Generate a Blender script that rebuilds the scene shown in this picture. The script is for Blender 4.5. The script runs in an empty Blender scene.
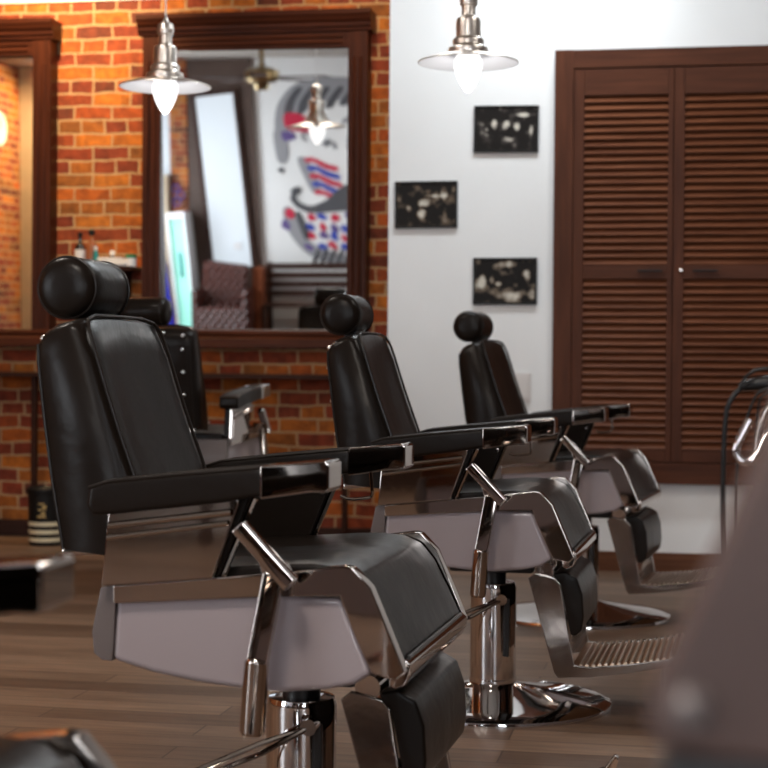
import bpy, bmesh, math, random
from mathutils import Vector, Matrix
random.seed(7)
SC = bpy.context.scene
COL = SC.collection
PI = math.pi
R = math.radians

# ------------------------------------------------------------------ materials
def mat(name):
    m = bpy.data.materials.new(name); m.use_nodes = True
    nt = m.node_tree; b = nt.nodes['Principled BSDF']
    return m, nt, b

def N(nt, t, **kw):
    n = nt.nodes.new(t)
    for k, v in kw.items():
        setattr(n, k, v)
    return n

def simple(name, col, rough=.5, metal=0., coat=0., bump=0., bscale=60., var=0., vscale=8., spec=.5, aniso=None):
    m, nt, b = mat(name)
    b.inputs['Base Color'].default_value = (*col, 1)
    b.inputs['Roughness'].default_value = rough
    b.inputs['Metallic'].default_value = metal
    b.inputs['Coat Weight'].default_value = coat
    b.inputs['Specular IOR Level'].default_value = spec
    tc = N(nt, 'ShaderNodeTexCoord')
    mp = N(nt, 'ShaderNodeMapping'); nt.links.new(tc.outputs['Object'], mp.inputs[0])
    if aniso: mp.inputs['Scale'].default_value = aniso
    if var:
        no = N(nt, 'ShaderNodeTexNoise'); no.inputs['Scale'].default_value = vscale; no.inputs['Detail'].default_value = 5
        nt.links.new(mp.outputs[0], no.inputs[0])
        cr = N(nt, 'ShaderNodeValToRGB')
        cr.color_ramp.elements[0].position = .3; cr.color_ramp.elements[1].position = .7
        cr.color_ramp.elements[0].color = (*[c*(1-var) for c in col], 1)
        cr.color_ramp.elements[1].color = (*[min(1, c*(1+var)) for c in col], 1)
        nt.links.new(no.outputs['Fac'], cr.inputs[0]); nt.links.new(cr.outputs[0], b.inputs['Base Color'])
    if bump:
        no = N(nt, 'ShaderNodeTexNoise'); no.inputs['Scale'].default_value = bscale; no.inputs['Detail'].default_value = 4
        nt.links.new(mp.outputs[0], no.inputs[0])
        bp = N(nt, 'ShaderNodeBump'); bp.inputs['Strength'].default_value = bump; bp.inputs['Distance'].default_value = .01
        nt.links.new(no.outputs['Fac'], bp.inputs['Height']); nt.links.new(bp.outputs[0], b.inputs['Normal'])
    return m

def emis(name, col, strength, base=(.8, .8, .8)):
    m, nt, b = mat(name)
    b.inputs['Base Color'].default_value = (*base, 1)
    b.inputs['Emission Color'].default_value = (*col, 1)
    b.inputs['Emission Strength'].default_value = strength
    return m

def brick(name, axis='xz'):
    m, nt, b = mat(name)
    tc = N(nt, 'ShaderNodeTexCoord')
    sp = N(nt, 'ShaderNodeSeparateXYZ'); nt.links.new(tc.outputs['Object'], sp.inputs[0])
    cb = N(nt, 'ShaderNodeCombineXYZ')
    nt.links.new(sp.outputs['X' if axis == 'xz' else 'Y'], cb.inputs[0]); nt.links.new(sp.outputs['Z'], cb.inputs[1])
    # ragged old brick edges: small noise displacement of the coordinates
    no = N(nt, 'ShaderNodeTexNoise'); no.inputs['Scale'].default_value = 7; no.inputs['Detail'].default_value = 4
    nt.links.new(cb.outputs[0], no.inputs[0])
    vs = N(nt, 'ShaderNodeVectorMath', operation='SUBTRACT'); vs.inputs[1].default_value = (.5, .5, .5)
    nt.links.new(no.outputs['Color'], vs.inputs[0])
    sc = N(nt, 'ShaderNodeVectorMath', operation='SCALE'); sc.inputs['Scale'].default_value = .030
    nt.links.new(vs.outputs[0], sc.inputs[0])
    ad = N(nt, 'ShaderNodeVectorMath', operation='ADD')
    nt.links.new(cb.outputs[0], ad.inputs[0]); nt.links.new(sc.outputs[0], ad.inputs[1])
    br = N(nt, 'ShaderNodeTexBrick'); br.offset = .5; br.squash = .62; br.squash_frequency = 3
    br.inputs['Scale'].default_value = 1
    br.inputs['Color1'].default_value = (0, 0, 0, 1); br.inputs['Color2'].default_value = (1, 1, 1, 1)
    br.inputs['Mortar'].default_value = (.5, .5, .5, 1)
    br.inputs['Mortar Size'].default_value = .0062; br.inputs['Mortar Smooth'].default_value = .25
    br.inputs['Bias'].default_value = 0
    br.inputs['Brick Width'].default_value = .205; br.inputs['Row Height'].default_value = .0715
    nt.links.new(ad.outputs[0], br.inputs[0])
    cr = N(nt, 'ShaderNodeValToRGB'); e = cr.color_ramp.elements
    cr.color_ramp.interpolation = 'LINEAR'
    e[0].position = 0; e[0].color = (.13, .028, .011, 1)
    e[1].position = 1; e[1].color = (.47, .155, .018, 1)
    for p, c in [(.2, (.29, .046, .012)), (.36, (.20, .032, .011)), (.5, (.40, .078, .010)), (.66, (.48, .135, .012)), (.8, (.25, .085, .014)), (.9, (.52, .15, .012))]:
        q = e.new(p); q.color = (*c, 1)
    nt.links.new(br.outputs['Color'], cr.inputs[0])
    n2 = N(nt, 'ShaderNodeTexNoise'); n2.inputs['Scale'].default_value = 22; n2.inputs['Detail'].default_value = 8
    nt.links.new(tc.outputs['Object'], n2.inputs[0])
    r2 = N(nt, 'ShaderNodeValToRGB'); r2.color_ramp.elements[0].position = .3; r2.color_ramp.elements[0].color = (.55, .48, .42, 1)
    r2.color_ramp.elements[1].position = .66; r2.color_ramp.elements[1].color = (1.25, 1.2, 1.1, 1)
    nt.links.new(n2.outputs['Fac'], r2.inputs[0])
    mu = N(nt, 'ShaderNodeMix', data_type='RGBA', blend_type='MULTIPLY'); mu.inputs['Factor'].default_value = .85
    nt.links.new(cr.outputs[0], mu.inputs['A']); nt.links.new(r2.outputs[0], mu.inputs['B'])
    # mortar mask, broken up by noise
    n3 = N(nt, 'ShaderNodeTexNoise'); n3.inputs['Scale'].default_value = 45; n3.inputs['Detail'].default_value = 5
    nt.links.new(tc.outputs['Object'], n3.inputs[0])
    mm = N(nt, 'ShaderNodeMath', operation='MULTIPLY_ADD')
    nt.links.new(n3.outputs['Fac'], mm.inputs[0]); mm.inputs[1].default_value = .9; mm.inputs[2].default_value = .45
    m2 = N(nt, 'ShaderNodeMath', operation='MULTIPLY', use_clamp=True)
    nt.links.new(br.outputs['Fac'], m2.inputs[0]); nt.links.new(mm.outputs[0], m2.inputs[1])
    mx = N(nt, 'ShaderNodeMix', data_type='RGBA')
    nt.links.new(m2.outputs[0], mx.inputs['Factor']); nt.links.new(mu.outputs['Result'], mx.inputs['A'])
    mx.inputs['B'].default_value = (.52, .35, .18, 1)
    nt.links.new(mx.outputs['Result'], b.inputs['Base Color'])
    b.inputs['Roughness'].default_value = .8
    bp = N(nt, 'ShaderNodeBump'); bp.inputs['Strength'].default_value = .7; bp.inputs['Distance'].default_value = .012
    hs = N(nt, 'ShaderNodeMath', operation='SUBTRACT')
    nt.links.new(n2.outputs['Fac'], hs.inputs[0]); nt.links.new(br.outputs['Fac'], hs.inputs[1])
    nt.links.new(hs.outputs[0], bp.inputs['Height']); nt.links.new(bp.outputs[0], b.inputs['Normal'])
    return m

def wood(name, dark, light, axis=2, rough=.4, scale=14., stretch=.06, coat=0., bump=.15):
    m, nt, b = mat(name)
    tc = N(nt, 'ShaderNodeTexCoord'); mp = N(nt, 'ShaderNodeMapping')
    s = [1, 1, 1]; s[axis] = stretch; mp.inputs['Scale'].default_value = s
    nt.links.new(tc.outputs['Object'], mp.inputs[0])
    no = N(nt, 'ShaderNodeTexNoise'); no.inputs['Scale'].default_value = scale*3; no.inputs['Detail'].default_value = 8; no.inputs['Roughness'].default_value = .65
    nt.links.new(mp.outputs[0], no.inputs[0])
    cr = N(nt, 'ShaderNodeValToRGB'); e = cr.color_ramp.elements
    e[0].position = .3; e[0].color = (*dark, 1); e[1].position = .72; e[1].color = (*light, 1)
    nt.links.new(no.outputs['Fac'], cr.inputs[0]); nt.links.new(cr.outputs[0], b.inputs['Base Color'])
    b.inputs['Roughness'].default_value = rough; b.inputs['Coat Weight'].default_value = coat; b.inputs['Specular IOR Level'].default_value = .13
    bp = N(nt, 'ShaderNodeBump'); bp.inputs['Strength'].default_value = bump; bp.inputs['Distance'].default_value = .004
    nt.links.new(no.outputs['Fac'], bp.inputs['Height']); nt.links.new(bp.outputs[0], b.inputs['Normal'])
    return m

def floor_mat():
    m, nt, b = mat('floor_planks')
    tc = N(nt, 'ShaderNodeTexCoord')
    br = N(nt, 'ShaderNodeTexBrick'); br.offset = .37; br.offset_frequency = 2
    br.inputs['Scale'].default_value = 1
    br.inputs['Color1'].default_value = (0, 0, 0, 1); br.inputs['Color2'].default_value = (1, 1, 1, 1)
    br.inputs['Mortar'].default_value = (.4, .4, .4, 1)
    br.inputs['Mortar Size'].default_value = .0022; br.inputs['Mortar Smooth'].default_value = .1
    br.inputs['Brick Width'].default_value = 1.25; br.inputs['Row Height'].default_value = .125
    nt.links.new(tc.outputs['Object'], br.inputs[0])
    cr = N(nt, 'ShaderNodeValToRGB'); e = cr.color_ramp.elements
    e[0].color = (.125, .076, .050, 1); e[1].color = (.255, .165, .112, 1)
    nt.links.new(br.outputs['Color'], cr.inputs[0])
    mp = N(nt, 'ShaderNodeMapping'); mp.inputs['Scale'].default_value = (.09, 1, 1)
    nt.links.new(tc.outputs['Object'], mp.inputs[0])
    no = N(nt, 'ShaderNodeTexNoise'); no.inputs['Scale'].default_value = 38; no.inputs['Detail'].default_value = 8; no.inputs['Roughness'].default_value = .7
    nt.links.new(mp.outputs[0], no.inputs[0])
    r2 = N(nt, 'ShaderNodeValToRGB'); r2.color_ramp.elements[0].position = .3; r2.color_ramp.elements[0].color = (.55, .52, .5, 1)
    r2.color_ramp.elements[1].position = .7; r2.color_ramp.elements[1].color = (1.2, 1.18, 1.15, 1)
    nt.links.new(no.outputs['Fac'], r2.inputs[0])
    mu = N(nt, 'ShaderNodeMix', data_type='RGBA', blend_type='MULTIPLY'); mu.inputs['Factor'].default_value = 1
    nt.links.new(cr.outputs[0], mu.inputs['A']); nt.links.new(r2.outputs[0], mu.inputs['B'])
    mx = N(nt, 'ShaderNodeMix', data_type='RGBA')
    nt.links.new(br.outputs['Fac'], mx.inputs['Factor']); nt.links.new(mu.outputs['Result'], mx.inputs['A'])
    mx.inputs['B'].default_value = (.05, .03, .02, 1)
    nt.links.new(mx.outputs['Result'], b.inputs['Base Color'])
    b.inputs['Roughness'].default_value = .42; b.inputs['Specular IOR Level'].default_value = .3
    bp = N(nt, 'ShaderNodeBump'); bp.inputs['Strength'].default_value = .2; bp.inputs['Distance'].default_value = .003
    nt.links.new(no.outputs['Fac'], bp.inputs['Height']); nt.links.new(bp.outputs[0], b.inputs['Normal'])
    return m

M = {}
M['leather'] = simple('black_leather', (.010, .0068, .0052), .31, bump=.40, bscale=9, spec=.13)
M['piping'] = simple('leather_piping', (.012, .008, .006), .32, spec=.3)
M['chrome'] = simple('chrome', (.44, .385, .35), .045, 1., bump=.012, bscale=12)
M['darkchrome'] = simple('dark_chrome', (.30, .26, .235), .10, 1., bump=.05, bscale=10)
M['brightchrome'] = simple('bright_chrome', (.66, .64, .64), .05, 1.)
M['shell'] = simple('mauve_plastic', (.31, .26, .27), .28, coat=.35)
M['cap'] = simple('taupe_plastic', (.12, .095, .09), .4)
M['dark'] = simple('dark_metal', (.02, .018, .018), .4, .3)
M['studmetal'] = simple('stud_metal', (.8, .78, .75), .3, 1.)
M['rib'] = simple('rib_metal', (.62, .50, .40), .28, 1.)
M['copper'] = simple('worn_copper', (.30, .15, .07), .4, .8)  # orange tone stands for warm reflections on the ribbed metal plate
M['nickel'] = simple('brushed_nickel', (.78, .73, .68), .34, 1., bump=.05, bscale=80, aniso=(1, 1, .1))
M['enamel'] = simple('white_enamel', (.74, .76, .80), .3)
M['bulb'] = emis('bulb_glow', (1, .98, .97), 1.25)
M['brick'] = brick('old_red_brick')
M['brick_side'] = brick('old_red_brick_side', 'yz')
M['white'] = simple('white_plaster', (.80, .80, .80), .75, bump=.06, bscale=30, var=.02, vscale=3)
M['ceiling'] = simple('ceiling_paint', (.38, .34, .30), .8, var=.03, vscale=2)
M['frame'] = wood('mahogany_frame', (.026, .007, .0035), (.080, .022, .010), 2, .36)
M['frame_h'] = wood('mahogany_rail', (.026, .007, .0035), (.080, .022, .010), 0, .36)
M['closet'] = wood('walnut_stile', (.045, .014, .007), (.105, .034, .016), 2, .45)
M['closet_h'] = wood('walnut_rail', (.045, .014, .007), (.105, .034, .016), 0, .45)
M['louver'] = wood('walnut_louver', (.075, .023, .010), (.20, .070, .032), 0, .42)
M['ledge'] = wood('ledge_wood', (.022, .008, .005), (.05, .017, .010), 0, .45)
M['base_wood'] = wood('skirting_wood', (.085, .034, .018), (.17, .07, .036), 0, .4)
M['base_dark'] = wood('dark_skirting', (.03, .014, .010), (.06, .025, .017), 0, .45)
M['floor'] = floor_mat()
M['panelling'] = wood('dark_panelling', (.035, .018, .012), (.075, .04, .027), 2, .5)
M['mirror'] = simple('mirror_glass', (.86, .88, .88), .015, 1.)
M['black'] = simple('black_plastic', (.010, .009, .009), .4, spec=.25)
M['cream'] = simple('cream_paint', (.75, .66, .45), .5)
M['gold'] = simple('gold_print', (.55, .38, .14), .4, .4)
M['plate'] = simple('switch_plastic', (.66, .62, .60), .4)
M['beige'] = simple('beige_plaster', (.56, .45, .32), .8, var=.06)
M['taupe'] = simple('taupe_panel', (.075, .042, .030), .6, var=.1)
M['brownleather'] = simple('tan_brown_leather', (.085, .046, .037), .5, bump=.1, bscale=12, var=.22, vscale=5)
M['tuft'] = simple('oxblood_leather', (.05, .016, .012), .25, bump=.15, bscale=40)
def quilt(m):
    nt = m.node_tree; b = nt.nodes['Principled BSDF']
    tc = N(nt, 'ShaderNodeTexCoord'); mp = N(nt, 'ShaderNodeMapping'); mp.inputs['Rotation'].default_value = (0, R(45), 0)
    nt.links.new(tc.outputs['Object'], mp.inputs[0])
    sp = N(nt, 'ShaderNodeSeparateXYZ'); nt.links.new(mp.outputs[0], sp.inputs[0]); outs = []
    for o in ('X', 'Z'):
        k = N(nt, 'ShaderNodeMath', operation='MULTIPLY'); nt.links.new(sp.outputs[o], k.inputs[0]); k.inputs[1].default_value = 38
        q = N(nt, 'ShaderNodeMath', operation='SINE'); nt.links.new(k.outputs[0], q.inputs[0])
        a = N(nt, 'ShaderNodeMath', operation='ABSOLUTE'); nt.links.new(q.outputs[0], a.inputs[0]); outs.append(a)
    mu = N(nt, 'ShaderNodeMath', operation='MULTIPLY'); nt.links.new(outs[0].outputs[0], mu.inputs[0]); nt.links.new(outs[1].outputs[0], mu.inputs[1])
    bp = N(nt, 'ShaderNodeBump'); bp.inputs['Strength'].default_value = 1; bp.inputs['Distance'].default_value = .03
    nt.links.new(mu.outputs[0], bp.inputs['Height']); nt.links.new(bp.outputs[0], b.inputs['Normal'])
quilt(M['tuft']); M['tuft'].node_tree.nodes['Principled BSDF'].inputs['Base Color'].default_value = (.075, .020, .014, 1)
M['whiteboard'] = emis('white_lightbox', (.80, .90, 1), .45, (.5, .52, .55))  # glow put into plain white boards as emission
M['cyan'] = emis('case_light', (.25, .95, .75), .55, (.3, .5, .45))
M['blue'] = simple('blue_fabric', (.01, .015, .35), .7)
M['grey'] = simple('grey_paint', (.08, .08, .09), .8)
M['midgrey'] = simple('mid_grey_paint', (.30, .30, .32), .8)
M['red'] = simple('red_paint', (.55, .02, .06), .8)
M['bluep'] = simple('blue_paint', (.03, .06, .40), .8)
M['purple'] = simple('purple_paint', (.12, .08, .25), .8)
M['glass_dark'] = simple('dark_bottle_glass', (.02, .012, .008), .08, coat=.5)
M['amber'] = simple('amber_glass', (.30, .10, .04), .1, coat=.5)
M['teal'] = simple('teal_plastic', (.02, .25, .25), .3)
M['greenlid'] = simple('green_lid', (.01, .18, .06), .4)
M['whitep'] = simple('white_ceramic', (.80, .80, .82), .3)
M['acry'] = simple('pale_acrylic', (.75, .70, .72), .08, 1.)
M['window'] = emis('window_daylight', (.86, .93, 1), 11.0)
M['lamp_panel'] = emis('lamp_diffuser', (1, .96, .9), 6.0)
M['brass'] = simple('antique_brass', (.35, .26, .14), .3, 1.)

# ------------------------------------------------------------------ mesh helpers
class MB:
    def __init__(s): s.bm = bmesh.new()
    def _bev(s, geom_edges, w, seg):
        if w > 0:
            bmesh.ops.bevel(s.bm, geom=geom_edges, offset=w, segments=seg, profile=.6, affect='EDGES', clamp_overlap=True)
    def box(s, x0, x1, y0, y1, z0, z1, bev=0, seg=2, rot=None, pivot=None):
        tmp = bmesh.new(); bmesh.ops.create_cube(tmp, size=1)
        for v in tmp.verts:
            v.co = Vector(((x0+x1)/2+v.co.x*(x1-x0), (y0+y1)/2+v.co.y*(y1-y0), (z0+z1)/2+v.co.z*(z1-z0)))
        if bev: bmesh.ops.bevel(tmp, geom=tmp.edges[:], offset=bev, segments=seg, profile=.6, affect='EDGES', clamp_overlap=True)
        if rot is not None:
            p = Vector(pivot) if pivot else Vector(((x0+x1)/2, (y0+y1)/2, (z0+z1)/2))
            for v in tmp.verts: v.co = rot @ (v.co-p) + p
        s._merge(tmp); return s
    def _merge(s, tmp):
        me = bpy.data.meshes.new('t'); tmp.to_mesh(me); tmp.free(); s.bm.from_mesh(me); bpy.data.meshes.remove(me)
    def prism(s, pts, v0, v1, axis='y', bev=0, seg=2):
        """polygon in (u,z) extruded along y (or axis 'x': polygon in (y,z))"""
        tmp = bmesh.new()
        f = (lambda a, b, t: (a, t, b)) if axis == 'y' else ((lambda a, b, t: (t, a, b)) if axis == 'x' else (lambda a, b, t: (a, b, t)))
        A = [tmp.verts.new(f(a, b, v0)) for a, b in pts]; B = [tmp.verts.new(f(a, b, v1)) for a, b in pts]
        n = len(pts)
        tmp.faces.new(A); tmp.faces.new(B[::-1])
        for i in range(n): tmp.faces.new((A[i], B[i], B[(i+1) % n], A[(i+1) % n]))
        bmesh.ops.recalc_face_normals(tmp, faces=tmp.faces[:])
        if bev:
            es = [e for e in tmp.edges if e.calc_face_angle(0) > R(25)]
            bmesh.ops.bevel(tmp, geom=es, offset=bev, segments=seg, profile=.6, affect='EDGES', clamp_overlap=True)
        s._merge(tmp); return s
    def tube(s, pts, r, n=10, cap=True):
        pts = [Vector(p) for p in pts]; rs = r if isinstance(r, (list, tuple)) else [r]*len(pts)
        tmp = bmesh.new(); rings = []
        t0 = (pts[1]-pts[0]).normalized()
        a = Vector((0, 0, 1)) if abs(t0.z) < .9 else Vector((1, 0, 0))
        u = t0.cross(a).normalized()
        for i, p in enumerate(pts):
            t = (pts[min(i+1, len(pts)-1)]-pts[max(i-1, 0)]).normalized()
            u = (u - t*u.dot(t)).normalized(); w = t.cross(u)
            rings.append([tmp.verts.new(p+(u*math.cos(2*PI*k/n)+w*math.sin(2*PI*k/n))*rs[i]) for k in range(n)])
        for a_, b_ in zip(rings, rings[1:]):
            for k in range(n): tmp.faces.new((a_[k], a_[(k+1) % n], b_[(k+1) % n], b_[k]))
        if cap: tmp.faces.new(rings[0][::-1]); tmp.faces.new(rings[-1])
        bmesh.ops.recalc_face_normals(tmp, faces=tmp.faces[:])
        s._merge(tmp); return s
    def lathe(s, prof, c=(0, 0, 0), axis='z', n=48):
        """profile [(r, h)...]"""
        tmp = bmesh.new(); rings = []
        def P(r, h, a):
            x, y = r*math.cos(a), r*math.sin(a)
            q = {'z': (x, y, h), 'y': (x, h, y), 'x': (h, x, y)}[axis]
            return Vector(q)+Vector(c)
        for r, h in prof:
            if r < 1e-6: rings.append([tmp.verts.new(P(0, h, 0))])
            else: rings.append([tmp.verts.new(P(r, h, 2*PI*k/n)) for k in range(n)])
        for a_, b_ in zip(rings, rings[1:]):
            for k in range(n):
                k2 = (k+1) % n
                if len(a_) == 1 and len(b_) == 1: continue
                if len(a_) == 1: tmp.faces.new((a_[0], b_[k], b_[k2]))
                elif len(b_) == 1: tmp.faces.new((a_[k], a_[k2], b_[0]))
                else: tmp.faces.new((a_[k], a_[k2], b_[k2], b_[k]))
        bmesh.ops.recalc_face_normals(tmp, faces=tmp.faces[:])
        s._merge(tmp); return s
    def bar(s, p, q, w, h, bev=.003, up=(0, 1, 0)):
        """square bar from p to q; w along 'up' hint, h across"""
        p, q = Vector(p), Vector(q); d = (q-p); L = d.length; d.normalize()
        y = Vector(up); y = (y-d*y.dot(d)).normalized(); z = d.cross(y)
        tmp = bmesh.new(); bmesh.ops.create_cube(tmp, size=1)
        for v in tmp.verts:
            c = v.co; v.co = Vector((c.x*L, c.y*w, c.z*h))
        if bev: bmesh.ops.bevel(tmp, geom=tmp.edges[:], offset=bev, segments=2, profile=.6, affect='EDGES', clamp_overlap=True)
        for v in tmp.verts:
            c = v.co.copy(); v.co = (p+q)/2 + d*c.x + y*c.y + z*c.z
        s._merge(tmp); return s
    def build(s, name, m, parent=None, sharp=38, loc=None, wn=True):
        for f in s.bm.faces: f.smooth = True
        for e in s.bm.edges:
            if len(e.link_faces) == 2 and e.calc_face_angle(0) > R(sharp): e.smooth = False
        me = bpy.data.meshes.new(name); s.bm.to_mesh(me); s.bm.free()
        me.materials.append(M[m] if isinstance(m, str) else m)
        o = bpy.data.objects.new(name, me); COL.objects.link(o)
        if wn:
            w_ = o.modifiers.new('weighted_normal', 'WEIGHTED_NORMAL'); w_.keep_sharp = True; w_.weight = 100
        if parent: o.parent = parent
        if loc: o.location = loc
        return o

def tag(o, label=None, cat=None, group=None, kind=None):
    if label: o['label'] = label
    if cat: o['category'] = cat
    if group: o['group'] = group
    if kind: o['kind'] = kind
    return o
def thing(name, label, cat, loc=(0, 0, 0), rz=0, group=None):
    o = bpy.data.objects.new(name, None); COL.objects.link(o); o.empty_display_size = .1
    o.location = loc; o.rotation_euler = (0, 0, rz)
    return tag(o, label, cat, group)
def struct(name, mb, m, label, cat):
    o = mb.build(name, m); return tag(o, label, cat, kind='structure')
def children(o): return [c for c in list(bpy.data.objects) if c.parent == o]
def copy_tree(o, parent=None):
    c = o.copy(); COL.objects.link(c); c.parent = parent
    for ch in children(o): copy_tree(ch, c)
    return c
def smoothpts(pts, it=2):
    for _ in range(it):
        q = [pts[0]]
        for a, b in zip(pts, pts[1:]):
            q.append(tuple(.75*x+.25*y for x, y in zip(a, b))); q.append(tuple(.25*x+.75*y for x, y in zip(a, b)))
        q.append(pts[-1]); pts = q
    return pts
def roundpoly(pts, it=2):
    for _ in range(it):
        q = []
        for i, a in enumerate(pts):
            b = pts[(i+1) % len(pts)]
            q.append(tuple(.8*x+.2*y for x, y in zip(a, b))); q.append(tuple(.2*x+.8*y for x, y in zip(a, b)))
        pts = q
    return pts

# ------------------------------------------------------------------ room
XL, XR, YB, YF, ZC = -6.2, 3.6, -3.5, 8.61, 3.4
YW = 7.81      # white wall plane
XW = -1.432    # where the white wall begins
struct('floor', MB().box(XL, XR, YB, YF, -.06, 0), 'floor', 'grey-brown wooden plank floor of the barbershop', 'floor')
struct('ceiling', MB().box(XL, XR, YB, YF, ZC, ZC+.1), 'ceiling', 'pale painted ceiling above the barber chairs', 'ceiling')
struct('wall_back', MB().box(XL, XW, YF, YF+.12, 0, ZC), 'brick', 'old red and orange brick wall behind the mirrors', 'wall')
struct('wall_white', MB().box(XW, XR, YW, YF+.12, 0, ZC), 'white', 'white plaster wall with pictures and louvered cabinet', 'wall')
struct('wall_left', MB().box(XL-.12, XL, YB, YF, 0, ZC), 'brick_side', 'brick side wall seen only in the left mirror', 'wall')
struct('wall_front', MB().box(XL, XR, YB-.12, YB, 0, ZC), 'white', 'white wall carrying the painted mural, seen in the mirror', 'wall')
struct('wall_right', MB().box(XR, XR+.12, YB, YF, 0, ZC), 'taupe', 'taupe brown side wall out of view on the right', 'wall')
struct('baseboard_back', MB().box(XL, XW, YF-.03, YF, 0, .085, .004), 'base_dark', 'dark wooden skirting board under the brick wall', 'baseboard')
struct('baseboard_white', MB().box(XW, XR, YW-.018, YW, 0, .091, .004), 'base_wood', 'brown wooden skirting board under the white wall', 'baseboard')
struct('trim_3', MB().box(-2.9, XR, YB, YB+.03, 0, ZC), 'panelling', 'dark brown timber panelling behind the camera', 'panelling')  # unseen dark sheet, added so the chrome has something dark to reflect
struct('trim_1', MB().box(XL, XW, YF-.012, YF, 2.845, 2.96, .002), 'white', 'pale horizontal strip running above the brick wall mirrors', 'trim')
struct('trim_2', MB().box(XL, XL+.14, 1.86, 2.22, 0, ZC, .01), 'beige', 'beige plastered pillar on the side brick wall, seen in left mirror', 'pillar')

# unseen windows: two added behind the camera as fill light, one in side wall
def window(n, x0, x1, z0, z1, y, wall='front'):
    t = thing('window_%d' % n, 'tall bright window out of view behind the camera', 'window'); t['kind'] = 'structure'
    if wall == 'front':
        MB().box(x0, x1, y, y+.01, z0, z1).build('pane', 'window', t)
        f = MB()
        for a, b, c, d in ((x0-.06, x0, z0-.06, z1+.06), (x1, x1+.06, z0-.06, z1+.06), (x0, x1, z1, z1+.06), (x0, x1, z0-.06, z0), ((x0+x1)/2-.03, (x0+x1)/2+.03, z0, z1)):
            f.box(a, b, y, y+.05, c, d)
        f.build('window_frame', 'frame', t)
    else:
        MB().box(y, y+.01, x0, x1, z0, z1).build('pane', 'window', t)
        f = MB()
        for a, b, c, d in ((x0-.06, x0, z0-.06, z1+.06), (x1, x1+.06, z0-.06, z1+.06), (x0, x1, z1, z1+.06), (x0, x1, z0-.06, z0), ((x0+x1)/2-.03, (x0+x1)/2+.03, z0, z1)):
            f.box(y, y+.05, a, b, c, d)
        f.build('window_frame', 'frame', t)
window(1, 1.3, 2.3, .9, 2.6, YB+.035)
window(2, -1.3, -.3, .9, 2.6, YB+.035)
window(3, -2.6, -.7, .4, 2.7, XL, 'left')

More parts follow.
